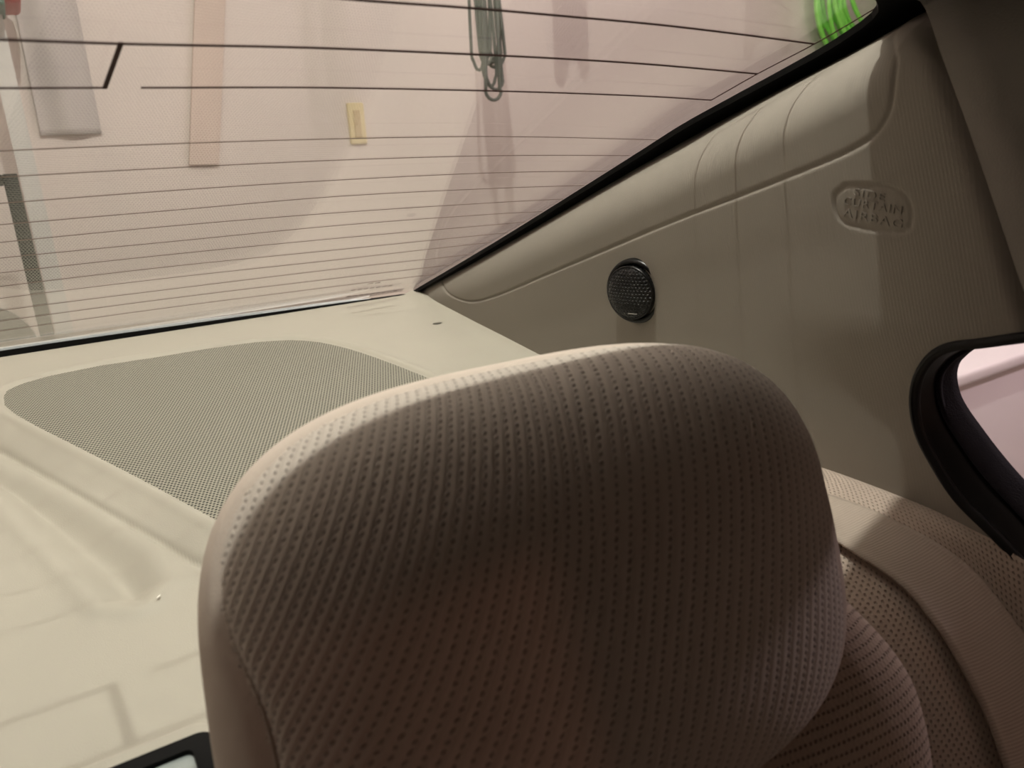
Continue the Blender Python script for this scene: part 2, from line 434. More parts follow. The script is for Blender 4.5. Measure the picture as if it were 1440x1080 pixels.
# ------------------------------------------------------------------ rear window
TAN = math.tan(math.radians(20))
def gz(Y): return -.1674-(Y-.95)*TAN
GEDGE = [(0.4211, 0.9449), (0.4279, 0.8281), (0.4334, 0.7329), (0.4363, 0.6511), (0.4376, 0.5703), (0.4387, 0.5037), (0.4393, 0.4551), (0.4448, 0.411), (0.4509, 0.3732), (0.4563, 0.3396), (0.4579, 0.3119), (0.4532, 0.2894)]
GOUT = [(0.4276, 0.9603), (0.4358, 0.8442), (0.4425, 0.7522), (0.4462, 0.6694), (0.4484, 0.5846), (0.4509, 0.5167), (0.4534, 0.4688), (0.458, 0.4212), (0.4638, 0.3828), (0.470, 0.3494), (0.4754, 0.3233), (0.4768, 0.2948)]
outl = [(-.40-.4276, .9603), (.4276, .9603)]+[(x, y) for x, y in GOUT[1:]]+[(.466, .262), (.40, .245), (.1, .225), (-.2, .22), (-.5, .225), (-.80, .245), (-.866, .262)]+[(-.4-x, y) for x, y in GOUT[:0:-1]]
n = len(outl); nz = Vector((0, math.sin(math.radians(20)), math.cos(math.radians(20))))
V = [(x, y, gz(y)) for x, y in outl]+[(x, y+nz.y*.004, gz(y)+nz.z*.004) for x, y in outl]
F = [tuple(range(n))[::-1], tuple(range(n, 2*n))]+[(i, (i+1) % n, n+(i+1) % n, n+i) for i in range(n)]
win = tag(mesh_obj('window_1', V, F, M['glass'], smooth=False), 'tinted rear window with heating lines behind the headrest', kind='structure')

def ribbon(name, pts, width, mat, parent, lift=.0006, n=60):
    P = catmull(pts, n) if len(pts) > 2 else np.linspace(pts[0], pts[1], 12)
    V = []
    for i, p in enumerate(P):
        d = P[min(i+1, len(P)-1)]-P[max(i-1, 0)]; d /= np.linalg.norm(d); nn = np.array([-d[1], d[0]])
        for s, h in ((-1, 0), (1, 0), (1, 1), (-1, 1)):
            q = p+nn*width/2*s; l = lift-.0004*h
            V.append((q[0], q[1]-nz.y*l, gz(q[1])-nz.z*l))
    F = []
    for i in range(len(P)-1):
        for k in range(4):
            F.append((4*i+k, 4*i+(k+1) % 4, 4*i+4+(k+1) % 4, 4*i+4+k))
    F += [(0, 1, 2, 3), tuple(4*(len(P)-1)+k for k in (3, 2, 1, 0))]
    return mesh_obj(name, V, F, mat, parent, smooth=False)
L_A = [(-0.25, .311), (-.05, .3125), (0.0738, 0.3137), (0.1108, 0.3152), (0.1346, 0.3164), (0.1811, 0.3178), (0.2362, 0.3206), (0.2924, 0.3238), (0.3551, 0.3291), (0.4356, 0.337)]
L_B = [(-.30, .3489), (-0.0074, 0.3495), (0.0053, 0.3499), (0.0448, 0.3512), (0.1209, 0.3516), (0.2004, 0.3548), (0.2629, 0.3581), (0.3277, 0.363), (0.4267, 0.3733)]
L_C = [(0.0538, 0.3857), (0.1305, 0.3868), (0.2194, 0.3913), (0.2899, 0.3961), (0.3631, 0.4025), (0.4217, 0.4092)]
L_C2 = [(-.3, .3842), (-0.0121, 0.3847), (0.002, 0.3852), (0.0396, 0.3855)]
for p, w in ((L_A, .0012), (L_B, .00125), (L_C, .0010), (L_C2, .0010), ([(0.0448, 0.3502), (0.0396, 0.3862)], .0019),
             ([(0.4217, 0.4095), (0.4267, 0.3733), (0.4356, 0.337), (0.4378, 0.3168), (0.439, 0.2953), (0.4395, 0.2852)], .0009)):
    ribbon('antenna_line', [np.array(q) for q in p], w, M['line'], win)
THIN = [[(-0.0202, 0.4458), (-0.0035, 0.4446), (0.0713, 0.4444), (0.164, 0.4471), (0.2736, 0.4541), (0.4357, 0.475)],
 [(-0.0244, 0.4774), (-0.0064, 0.4758), (0.0741, 0.4761), (0.174, 0.4787), (0.2924, 0.487), (0.4273, 0.5037)],
 [(-0.0292, 0.5132), (-0.0097, 0.5123), (0.0773, 0.5108), (0.1848, 0.5129), (0.3119, 0.5209), (0.4296, 0.5364)],
 [(-0.0338, 0.548), (-0.0129, 0.5467), (0.0805, 0.546), (0.195, 0.5452), (0.3325, 0.5568), (0.43, 0.569)],
 [(-0.0382, 0.5814), (-0.0159, 0.5793), (0.0834, 0.5776), (0.2067, 0.5822), (0.354, 0.5944), (0.4302, 0.6031)],
 [(-0.0425, 0.6133), (-0.0189, 0.6117), (0.0866, 0.6133), (0.2171, 0.6152), (0.3736, 0.6287), (0.4293, 0.6369)],
 [(-0.0473, 0.6491), (-0.0221, 0.6465), (0.0896, 0.6462), (0.2288, 0.6523), (0.3944, 0.6648), (.428, .6675)],
 [(-0.0519, 0.6838), (-0.0254, 0.6817), (0.0927, 0.6809), (0.2406, 0.6897), (0.3968, 0.6989), (.427, .701)],
 [(-0.0568, 0.7206), (-0.0287, 0.7169), (0.0961, 0.7174), (0.2522, 0.7262), (0.3872, 0.7311), (.426, .734)],
 [(-0.0619, 0.7593), (-0.0323, 0.7562), (0.0998, 0.7583), (0.2641, 0.764), (0.3833, 0.7745), (.424, .777)],
 [(-0.067, 0.7973), (-0.0358, 0.7948), (0.1031, 0.7954), (0.2775, 0.8063), (0.3838, 0.8147), (.42, .818)],
 [(-0.067, 0.8373), (-0.0358, 0.8348), (0.1031, 0.8354), (0.2775, 0.8463), (0.3838, 0.8547), (.415, .858)]]
for p in THIN:
    p = [(-.36, p[0][1]+.004)]+p
    ribbon('heating_line', [np.array(q) for q in p], .00045, M['thin_line'], win)

# black gasket up the side of the glass
def strip(name, A, B, thick, mat, parent, n=80):
    A = catmull(A, n); B = catmull(B, n); V = []
    for a, b in zip(A, B):
        for q, h in ((a, 0.0004), (b, 0.0004), (b, thick), (a, thick)):
            V.append((q[0], q[1]-nz.y*h, gz(q[1])-nz.z*h))
    F = []
    for i in range(n-1):
        for k in range(4): F.append((4*i+k, 4*i+(k+1) % 4, 4*i+4+(k+1) % 4, 4*i+4+k))
    F += [(0, 1, 2, 3), tuple(4*(n-1)+k for k in (3, 2, 1, 0))]
    return mesh_obj(name, V, F, mat, parent, smooth=False)
A_ = [np.array(p) for p in GEDGE]; B_ = [np.array(p) for p in GOUT]
INN = []
for i, (a, b) in enumerate(zip(A_, B_)):
    k = [.1, .2, .35, .5, .55, .6, .6, .6, .6, .7, 1.1, 2.2][i]
    INN.append(a-(b-a)*k)
OUTG = [b+(b-a)*.5 for a, b in zip(A_, B_)]
INN += [np.array((.430, .276)), np.array((.385, .2800)), np.array((.29, .268)), np.array((.17, .2640)), np.array((-.2, .293))]
OUTG += [np.array((.475, .262)), np.array((.40, .235)), np.array((.29, .225)), np.array((.1, .215)), np.array((-.2, .21))]
strip('gasket', INN, OUTG, .0045, M['gasket'], win, 140)
strip('gasket', [(-.4-p[0], p[1]) for p in INN], [(-.4-p[0], p[1]) for p in OUTG], .0045, M['gasket'], win, 140)
# lower gasket and bright moulding
def lower_strip(name, y0, y1, zlo, zhi, mat, xr):
    X = np.linspace(-.84, xr, 60); V = []
    for x in X:
        a = zlo(x); b = zhi(x)
        V += [(x, y0, a), (x, y1, a), (x, y1, b), (x, y0, b)]
    F = []
    for i in range(len(X)-1):
        for k in range(4): F.append((4*i+k, 4*i+(k+1) % 4, 4*i+4+(k+1) % 4, 4*i+4+k))
    F += [(0, 1, 2, 3), tuple(4*(len(X)-1)+k for k in (3, 2, 1, 0))]
    return mesh_obj(name, V, F, mat, win, smooth=False)
zb = lambda x: -.1686
hg = lambda x: .0055*float(np.clip((.40-x)/.40, 0, 1))**.8+.0008
lower_strip('gasket', .9395, .9455, lambda x: zb(x)-.004, lambda x: zb(x)+hg(x), M['gasket'], .415)
lower_strip('bright_moulding', .9420, .9450, lambda x: zb(x)+hg(x)+.0001, lambda x: zb(x)+hg(x)+.0001+.0026*float(np.clip((.36-x)/.05, .02, 1)), M['mould'], .36)
# maker's print low on the glass (too small to read): one bold row and two faint rows
def print_marks(row, n, h, mat, name, gap=.25):
    (x0, y0), (x1, y1) = row
    for i in range(n):
        a = i/n; b = (i+1-gap)/n
        xa = x0+(x1-x0)*a; xb = x0+(x1-x0)*b; ya = y0+(y1-y0)*a
        V = [(xa, ya-h/2), (xb, ya-h/2), (xb, ya+h/2), (xa, ya+h/2)]
        mesh_obj(name, [(x, y-nz.y*.0003, gz(y)-nz.z*.0003) for x, y in V], [(0, 1, 2, 3)], mat, win, smooth=False)
print_marks([(.3188, .9164), (.3924, .9253)], 9, .0045, M['dark_print'], 'printed_mark')
print_marks([(.3136, .8823), (.3716, .8886)], 7, .004, M['faint_print'], 'printed_mark', .3)
print_marks([(.3264, .8586), (.3455, .8615)], 2, .004, M['faint_print'], 'printed_mark')

# ------------------------------------------------------------------ pillar trim beside the window
GO = np.array(GOUT+[(.4745, .268), (.468, .25)]); 
SEAM = [(0.4753, 0.2944, 0.0969), (0.476, 0.2908, 0.0774), (0.4172, 0.2512, 0.0572), (0.3999, 0.2326, 0.0374), (0.3975, 0.218, 0.0099), (0.3991, 0.2012, -0.0287), (0.4007, 0.1844, -0.0685), (0.4018, 0.1721, -0.0965)]
def plane_x(z, y): return .4233+.0231*(y-.95)-.05*(z+.1674)
DOOR = [(0.08, -.075), (0.1575, -0.0923), (0.1814, -0.0995), (0.2014, -0.106), (0.2201, -0.1122), (0.2304, -0.1209), (0.2386, -0.1359), (0.241, -0.1523), (0.2369, -0.169), (0.2274, -0.1841), (0.2124, -0.2013), (0.1894, -0.2166), (0.1696, -0.2317), (.12, -.27), (.02, -.33), (.0, -.075)]
GROOVE = [(.318, .074), (0.309, 0.069), (0.2613, 0.0379), (0.2575, 0.0236), (0.2593, 0.0097), (0.2672, -0.0007), (0.2823, -0.0084), (0.3035, -0.0156), (0.3523, -0.0306), (0.4271, -0.0526), (0.516, -0.0809), (0.6216, -0.1146), (0.7117, -0.1432), (0.7731, -0.1582), (0.82, -0.1591), (0.8569, -0.1526), (0.8865, -0.1413), (.90, -.134)]
PLATE = [(0.2839, -0.0266), (0.2522, -0.0289), (0.244, -0.0373), (0.2433, -0.0485), (0.2492, -0.0522), (0.2783, -0.0505), (0.2889, -0.0452), (0.2912, -0.0331)]
PLATE_S = catmull(PLATE+[PLATE[0]], 80)[:-1]
yv = np.arange(.10, .9585, .0011)
gyo = GO[::-1]
zt = np.where(yv >= .262, -.1674-(yv-.95)*TAN-.0045, 0)
zt = np.where(yv < .262, -.1674-(.262-.95)*TAN-.0045, zt)
zbm = np.where(yv > .62, -.1674+.1*(yv-.95)-.004, np.interp(yv, [.10, .20, .30, .62], [-.36, -.33, -.26, -.204]))
nv = 270
vv = np.linspace(0, 1, nv)
YG = np.repeat(yv[:, None], nv, 1)
ZG = zbm[:, None]+(zt-zbm)[:, None]*(vv[None, :])
xe = np.interp(yv, gyo[:, 1], gyo[:, 0])                           # glass edge
ke = np.clip(xe-plane_x(zt, yv), 0.0, None)*np.where(yv < .262, sstep(yv, .20, .262), 1)
dist = (zt[:, None]-ZG)*math.cos(.6)
wband = np.interp(yv, [.25, .45, .75, .95], [.050, .047, .036, .02])[:, None]
curl = ke[:, None]*np.clip(1-dist/wband, 0, 1)**2.2
XG = plane_x(ZG, YG)+curl
# soft hollow towards the door opening and the low front end
XG = XG+.010*sstep(.36-YG, 0, .14)*sstep(-.10-ZG, 0, .06)
gd, gs = poly_dist(YG, ZG, catmull(GROOVE, 160))
XG = XG+.0016*np.exp(-(gd/.0013)**2)-.0007*(sstep(gs*gd, -.001, .0015))*(1-sstep(gd, .02, .05))
sq_, sg2 = poly_dist(YG, ZG, [(p[1], p[2]) for p in SEAM])
XG = XG+.009*np.exp(-(sq_/.007)**2)
pd_, _ = poly_dist(YG, ZG, PLATE_S, True); pin = inside(YG, ZG, PLATE_S); ps_ = np.where(pin, pd_, -pd_)
XG = XG+.0013*np.exp(-((ps_-.0006)/.0011)**2)+.0005*sstep(ps_, 0, .003)
seam_d = np.interp(ZG[:-1, :-1], [p[2] for p in SEAM[::-1]], [p[1] for p in SEAM[::-1]])
dd_, _ = poly_dist(YG, ZG, DOOR[1:-2]); din = inside(YG, ZG, DOOR) & (dd_ > .0008)
keep = ~din[:-1, :-1] & ~((YG[:-1, :-1] < .172) & (ZG[:-1, :-1] < -.12)) & (YG[:-1, :-1] > seam_d-.010)
trimP = thing('pillar_trim', (.43, .6, -.2), 'beige rear pillar trim with tweeter right of the back window', 'trim')
po = mesh_obj('trim_panel', np.stack([XG, YG, ZG], -1).reshape(-1, 3), grid_faces(len(yv), nv, keep=keep), M['pillar'], trimP)
solid(po, .003, face=(-1, 0, 0))
# mirrored trim on the far side of the car, unseen, added to block light
far = thing('pillar_trim', (-.83, .6, -.2), 'beige rear pillar trim on the far side of the back window', 'trim')
q = 6
Xm = -.4-XG[::q, ::q]
fo = mesh_obj('trim_panel', np.stack([Xm, YG[::q, ::q], ZG[::q, ::q]], -1).reshape(-1, 3), [f[::-1] for f in grid_faces(*Xm.shape, keep=keep[::q, ::q])], M['pillar'], far)
solid(fo, .003, face=(1, 0, 0))

# raised lettering on the airbag plate
FONT = None
def lettering(word, yc, zc, width, height, rot, parent):
    cu = bpy.data.curves.new('lettering', 'FONT'); cu.body = word; cu.align_x = 'CENTER'; cu.align_y = 'CENTER'
    cu.size = 1.0; cu.extrude = .5; cu.space_character = 1.15; cu.resolution_u = 3
    ob = bpy.data.objects.new('tmp_text', cu); COL.objects.link(ob)
    bpy.context.view_layer.update()
    dg = bpy.context.evaluated_depsgraph_get()
    me = bpy.data.meshes.new_from_object(ob.evaluated_get(dg))
    bpy.data.objects.remove(ob)
    co = np.zeros(len(me.vertices)*3); me.vertices.foreach_get('co', co); co = co.reshape(-1, 3)
    w = np.ptp(co[:, 0]); h = np.ptp(co[:, 1])
    co[:, 0] -= (co[:, 0].max()+co[:, 0].min())/2; co[:, 1] -= (co[:, 1].max()+co[:, 1].min())/2
    a = co[:, 0]/w*width; b = co[:, 1]/h*height; e = co[:, 2]
    aa = a*math.cos(rot)-b*math.sin(rot); bb = a*math.sin(rot)+b*math.cos(rot)
    Yn = yc-aa; Zn = zc+bb
    iy = np.clip(np.round((Yn-yv[0])/(yv[1]-yv[0])).astype(int), 0, len(yv)-1)
    iz = np.clip(np.round((Zn-zbm[iy])/(zt[iy]-zbm[iy])*(nv-1)).astype(int), 0, nv-1)
    Xn = XG[iy, iz]-.0001-e*.0010
    me.vertices.foreach_set('co', np.stack([Xn, Yn, Zn+Z0], -1).astype(np.float32).ravel())
    me.update(); me.materials.clear(); me.materials.append(M['pillar'])
    o = bpy.data.objects.new('lettering', me); COL.objects.link(o); put_under(o, parent)
    o['label'] = 'embossed word %s' % word
lettering('SIDE', .2687, -.0322, .0190, .0042, -.15, trimP)
lettering('CURTAIN', .2670, -.0381, .0360, .0044, -.13, trimP)
lettering('AIRBAG', .2668, -.0450, .0370, .0048, -.15, trimP)

# tweeter
tw = thing('tweeter_speaker', (.4097, .4827, -.1106), 'small round black tweeter with mesh dome on the pillar trim', 'speaker')
TC = (.4095, .4760, -.1106); TS = .90; scl = lambda pr: [(r*TS, h*TS) for r, h in pr]; TA = (-1, -.30, -.04)
lathe('bezel', scl([(.0, -.006), (.0285, -.006), (.0296, -.002), (.0296, .0035), (.0282, .0066), (.0256, .0072), (.0245, .0055), (.0240, .0035)]), TC, TA, M['gloss_black'], tw, 72)
dome = lathe('mesh_dome', scl([(.0240, .0036), (.0237, .0105), (.0230, .0122), (.0212, .0136), (.0175, .0152), (.013, .0163), (.0075, .0171), (.0022, .0174), (.0001, .0174)]), TC, TA, M['tweeter'], tw, 72)
lathe('dome_ring', scl([(.0242, .0094), (.0244, .0107), (.0239, .0120), (.0229, .0127), (.0224, .0120)]), TC, TA, M['gloss_black'], tw, 72)
ax = Vector(TA).normalized(); ta = ax.cross(Vector((0, 0, 1))).normalized(); tb = ax.cross(ta)
co = np.zeros(len(dome.data.vertices)*3, np.float32); dome.data.vertices.foreach_get('co', co); co = co.reshape(-1, 3)-np.array(W(TC))
attr(dome, 'fab', np.stack([co@np.array(ta), co@np.array(tb), co[:, 0]*0], -1))
tup = -tb if tb.z < 0 else tb
trt = ax.cross(tup).normalized()
for i in range(6):                                                # illegible silver maker's print at the foot of the dome
    c = Vector(TC)+ax*.0134+tup*(-.0160)+trt*(-.004+(i-2.5)*.0014)
    V = [c+trt*sx*.0005+tup*sz*.0004+ax*k for k in (-.001, .0006) for sx, sz in ((-1, -1), (1, -1), (1, 1), (-1, 1))]
    mesh_obj('silver_print', V, [(0, 3, 2, 1), (4, 5, 6, 7), (0, 1, 5, 4), (1, 2, 6, 5), (2, 3, 7, 6), (3, 0, 4, 7)], M['silver_print'], tw, smooth=False)

# ------------------------------------------------------------------ headliner
def section(v):
    """cross-section of the roof lining from the middle of the car down to the door opening; v = 0 rear edge, 1 front"""
    rear = np.array([(-.2, .292, .0770), (.0, .2795, .0800), (.17, .2605, .0840), (.29, .265, .0825), (.385, .277, .0780), (.428, .268, .0680), (.4122, .2512, .0572), (.3945, .2326, .0374), (.392, .218, .0099), (.3936, .2012, -.0287), (.3952, .1844, -.0685), (.3955, .177, -.085), (.400, .172, -.0945)])
    frnt = np.array([(-.2, -1.25, .10), (.0, -1.25, .10), (.20, -1.25, .095), (.29, -1.25, .085), (.34, -1.25, .07), (.37, -1.25, .05), (.39, -1.25, .03), (.39, -1.25, .01), (.392, -1.25, -.01), (.395, -1.25, -.04), (.40, -1.25, -.06), (.405, -1.25, -.07), (.41, -1.25, -.075)])
    up = np.array([.05, .05, .045, .035, .025, .015, .010, .008, .006, .004, .002, 0, 0])
    inb = np.array([0, 0, 0, .02, .045, .065, .045, .035, .022, .012, .004, .0, 0])
    s = v**.9
    P = rear*(1-s)+frnt*s
    b = math.sin(math.pi*min(1, v*1.0))
    k = 1-math.exp(-v*14)
    P[:, 2] += up*(b*.6+k*.5)
    P[:, 0] -= inb*k*.8
    return P
rows = []
for v in np.r_[np.linspace(0, .12, 14), np.linspace(.14, 1, 24)]:
    P = catmull(section(v), 60)
    full = np.concatenate([np.stack([-.4-P[:0:-1, 0], P[:0:-1, 1], P[:0:-1, 2]], -1), P])
    rows.append(full)
R_ = np.array(rows)
hl = thing('headliner', (-.2, -.5, .1), 'dark beige cloth roof lining in the top right corner', 'roof lining')
ho = mesh_obj('lining_panel', R_.reshape(-1, 3), grid_faces(R_.shape[0], R_.shape[1]), M['liner'], hl)
solid(ho, .005, face=(0, 0, -1))
# outer skin of the roof and tail of the car
car = thing('car_body', (-.2, .5, -1.2), 'champagne painted tail and roof of the car outside the glass', 'car')
X = np.linspace(-.78, .38, 24); Yr = np.linspace(-1.3, .24, 20)
XR, YR = np.meshgrid(X, Yr)
ZR = .162-.025*((XR+.2)/.58)**4-.028*np.clip((YR+.4)/.64, 0, 1)**3
roof = solid(mesh_obj('roof_skin', np.stack([XR, YR, ZR], -1).reshape(-1, 3), grid_faces(20, 24), M['paint'], car), .004, face=(0, 0, 1))
X = np.linspace(-.95, .55, 30); Yt = np.linspace(.965, 1.47, 24)
XT, YT = np.meshgrid(X, Yt)
ZT = -.188-.055*((YT-.965)/.505)**2-.03*np.abs((XT+.2)/.75)**4-.30*np.clip((YT-1.44)/.03, 0, 1)**2
solid(mesh_obj('boot_lid', np.stack([XT, YT, ZT], -1).reshape(-1, 3), grid_faces(24, 30), M['paint'], car), .004, face=(0, 0, 1))
# ------------------------------------------------------------------ door opening: black seal and side glass
SO = [(.06, -.075), (0.1575, -0.0923), (0.1814, -0.0995), (0.2014, -0.106), (0.2201, -0.1122), (0.2304, -0.1209), (0.2386, -0.1359), (0.241, -0.1523), (0.2369, -0.169), (0.2274, -0.1841), (0.2124, -0.2013), (0.1894, -0.2166), (0.1696, -0.2317), (.13, -.262)]
SI = [(.06, -.082), (0.1748, -0.1013), (0.2006, -0.1108), (0.2149, -0.1148), (0.2277, -0.1221), (.233, -.1275), (0.2367, -0.1336), (0.237, -0.1424), (0.2324, -0.1546), (0.2183, -0.1708), (0.2028, -0.1859), (0.1861, -0.1998), (0.166, -0.2178), (.13, -.250)]
NS = 120
SOc = catmull(SO, NS); SIc = catmull(SI, NS)
seal = thing('door_seal', (.44, .2, -.2), 'black flocked rubber seal around the side window opening', 'seal')
V = []; prof = []
for i in range(NS):
    a = np.array([plane_x(SOc[i, 1], SOc[i, 0]), *SOc[i]]); b = np.array([.445, *SIc[i]])
    a[0] += .010*float(sstep(.36-a[1], 0, .14)*sstep(-.10-a[2], 0, .06))
    row = [a+np.array([.012, .002, 0]), a+np.array([-.001, .0015, 0]), a+np.array([-.0035, -.001, 0])]
    for s in (.15, .3, .45, .6): row.append(a+(b-a)*s+np.array([-.004*math.sin(math.pi*s), 0, 0]))
    row += [a+(b-a)*.68+np.array([.004, 0, 0])]
    V += row
nr = len(row)
tube('seal_lip', [(plane_x(p[1], p[0])+.010*float(sstep(.36-p[0], 0, .14)*sstep(-.10-p[1], 0, .06))+.0005, p[0]-.0006, p[1]) for p in SOc], .0030, M['black'], seal, 10)
solid(mesh_obj('seal_flange', V, grid_faces(NS, nr), M['black'], seal), .002, face=(-1, -.3, 0))
V = []
for i in range(NS):
    a = np.array([plane_x(SOc[i, 1], SOc[i, 0]), *SOc[i]]); b = np.array([.445, *SIc[i]])
    for s, hgt in ((.66, .004), (.70, -.002), (.76, -.0045), (.84, -.005), (.92, -.0035), (1.0, .0), (1.02, .006)):
        V.append(a+(b-a)*s+np.array([hgt, 0, 0]))
solid(mesh_obj('seal_bead', V, grid_faces(NS, 7), M['fuzz'], seal), .002, face=(-1, -.3, 0))
win2 = tag(box('window_2', (.482, -.55, -.40), (.486, .30, -.055), M['glass']), 'side door glass beyond the black seal', kind='structure')
tag(box('door_1', (.49, -.75, -1.0), (.55, .40, -.30), M['pillar'], bev=.01), kind='structure')
tag(box('trim_1', (.430, -.615, -1.0), (.485, -.27, -.06), M['pillar'], bev=.01), kind='structure')  # unseen door pillar, widened to cut the reddish light on the headrest
tag(box('door_2', (-.95, -.75, -1.0), (-.89, .40, -.26), M['pillar'], bev=.01), kind='structure')

# ------------------------------------------------------------------ rear seat
seat = thing('rear_seat', (.1, .1, -.75), 'beige dotted cloth rear seat back beside and below the headrest', 'seat')
RW = [[(.424, .345, -.219), (.422, .335, -.212), (.421, .30, -.2115), (.422, .2544, -.2135), (.423, .2186, -.2150), (.4185, .1907, -.2185), (.4155, .170, -.2245), (.414, .145, -.235), (.412, .125, -.252), (.416, .11, -.285)],
 [(.405, .325, -.214), (.404, .308, -.209), (.405, .282, -.208), (.408, .247, -.2095), (.4105, .2140, -.2155), (.4115, .1907, -.2235), (.4115, .170, -.236), (.411, .152, -.252), (.409, .137, -.272), (.405, .124, -.302)],
 [(.376, .300, -.212), (0.378, 0.2841, -0.2107), (0.3831, 0.2625, -0.2116), (0.39, 0.2388, -0.2154), (0.3981, 0.2088, -0.2247), (0.4023, 0.1903, -0.2356), (0.4024, 0.1701, -0.2518), (0.4007, 0.1534, -0.2677), (0.3992, 0.1365, -0.291), (.397, .126, -.32)],
 [(.343, .276, -.213), (0.3459, 0.2586, -0.217), (0.3515, 0.2342, -0.2252), (0.3566, 0.2069, -0.2354), (0.3567, 0.1859, -0.2503), (0.356, 0.1708, -0.2669), (0.3553, 0.158, -0.2839), (0.3524, 0.1457, -0.3036), (0.3497, 0.1354, -0.3241), (.347, .128, -.35)],
 [(.307, .268, -.222), (0.3094, 0.2528, -0.2268), (0.3091, 0.233, -0.239), (0.3152, 0.2105, -0.2511), (0.3183, 0.1912, -0.2666), (0.3166, 0.1771, -0.282), (0.3133, 0.1663, -0.2979), (0.3095, 0.159, -0.3114), (0.305, 0.1512, -0.3278), (.30, .144, -.352)],
 [(.25, .275, -.245), (.25, .262, -.250), (.25, .245, -.262), (.252, .228, -.276), (.252, .212, -.290), (.25, .198, -.304), (.248, .188, -.318), (.245, .180, -.332), (.24, .172, -.350), (.235, .165, -.37)]]
NA, NB = 120, 90
rc = np.array([catmull(r, NA) for r in RW])
SP = np.zeros((NB, NA, 3))
for j in range(NA): SP[:, j] = catmull(rc[:, j], NB)
bo = mesh_obj('side_bolster', SP.reshape(-1, 3), grid_faces(NB, NA), M['bolster_cloth'], seat)
du = np.r_[[np.zeros(NA)], np.cumsum(np.linalg.norm(np.diff(SP, axis=0), axis=2), axis=0)]
dv = np.c_[np.zeros(NB), np.cumsum(np.linalg.norm(np.diff(SP, axis=1), axis=2), axis=1)]
attr(bo, 'fab', np.stack([du, dv, du*0], -1).reshape(-1, 3))
solid(bo, .02, face=(-.4, -.3, .8))

# seat belt lying over the bolster
BS = np.zeros((NA, 13, 3))
for j in range(NA):
    dn = catmull(rc[:, j], 600)
    i2 = np.argmin(np.linalg.norm(dn-rc[2, j], axis=1)); i3 = np.argmin(np.linalg.norm(dn-rc[3, j], axis=1))
    BS[j] = dn[np.linspace(i2, i3, 13).astype(int)]
nrm = np.cross(np.gradient(BS, axis=0), np.gradient(BS, axis=1)); nrm /= np.linalg.norm(nrm, axis=2)[..., None]
if nrm[50, 6] @ np.array([-.4, -.3, .8]) < 0: nrm = -nrm
belt = thing('seat_belt', (.37, .2, -.25), 'beige seat belt webbing draped over the seat bolster', 'seat belt')
ss = np.linspace(0, 1, 13)[None, :, None]
BP = BS+nrm*(.0022+.0040*ss)
Lg = np.r_[0, np.cumsum(np.linalg.norm(np.diff(BS[:, 6], axis=0), axis=1))]
V = BP.reshape(-1, 3); FB = [(k/12*.047, Lg[j], 0) for j in range(NA) for k in range(13)]
bw = mesh_obj('webbing', V, grid_faces(NA, 13), M['belt'], belt); attr(bw, 'fab', FB); solid(bw, .0012, 0)

# main back cushion below the headrest
sgp = lambda x, e: np.sign(x)*np.abs(x)**e
def blob(cx, cy, cz, a, b, c, n_, m_, tilt, nu, nvv):
    TH, PH = np.meshgrid(np.linspace(0, 2*np.pi, nu, endpoint=False), np.linspace(-np.pi/2, np.pi/2, nvv))
    u = a*sgp(np.cos(TH), 2/n_)*sgp(np.cos(PH), 2/m_); v = b*sgp(np.sin(TH), 2/n_)*sgp(np.cos(PH), 2/m_); w = c*sgp(np.sin(PH), 2/m_)
    ct, st = math.cos(tilt), math.sin(tilt)
    return np.stack([u+cx, w*ct-v*st+cy, w*st+v*ct+cz], -1), u, v, w
CW = [
  [(0.3007, 0.228, -0.2082), (0.3096, 0.2149, -0.22), (0.3176, 0.2004, -0.2339), (0.3227, 0.1879, -0.2472), (0.3249, 0.1768, -0.2614), (0.3225, 0.1675, -0.2783), (0.3181, 0.1598, -0.2977), (0.3123, 0.1531, -0.3167)] ,
  [(0.2879, 0.2269, -0.1984), (0.2951, 0.211, -0.2072), (0.3023, 0.1947, -0.2208), (0.3075, 0.1811, -0.2336), (0.3093, 0.1691, -0.2474), (0.3066, 0.159, -0.2636), (0.302, 0.1509, -0.2812), (0.2962, 0.1443, -0.2997)] ,
  [(0.2694, 0.2243, -0.1994), (0.2765, 0.2088, -0.2071), (0.2817, 0.1942, -0.2193), (0.2853, 0.1816, -0.2318), (0.2872, 0.171, -0.2453), (0.2858, 0.1619, -0.2598), (0.2825, 0.1546, -0.2761), (0.2776, 0.1479, -0.2935)] ,
  [(0.2484, 0.2318, -0.207), (0.2559, 0.2163, -0.2144), (0.2615, 0.2018, -0.2255), (0.2655, 0.1893, -0.2371), (0.2667, 0.1791, -0.2505), (0.266, 0.1704, -0.2627), (0.2631, 0.1638, -0.2764), (0.2586, 0.1573, -0.2921)] ,
  [(0.223, 0.2493, -0.2219), (0.2313, 0.2334, -0.2286), (0.236, 0.2193, -0.2403), (0.2414, 0.2064, -0.2505), (0.2435, 0.1952, -0.2617), (0.2433, 0.1865, -0.2732), (0.2411, 0.1801, -0.2849), (0.2369, 0.174, -0.2993)] ,
  [(0.1877, 0.2865, -0.253), (0.1971, 0.2689, -0.2594), (0.2029, 0.2535, -0.2693), (0.2073, 0.2401, -0.2792), (0.2106, 0.2285, -0.2894), (0.2109, 0.219, -0.299), (0.2084, 0.2116, -0.3105), (0.2046, 0.2052, -0.3215)] ,
]
rc4 = np.array([catmull(r, NA) for r in CW])
CP = np.zeros((NB, NA, 3))
for j in range(NA): CP[:, j] = catmull(rc4[:, j], NB)
cu_ = mesh_obj('back_cushion', CP.reshape(-1, 3), grid_faces(NB, NA), M['seat_cloth'], seat)
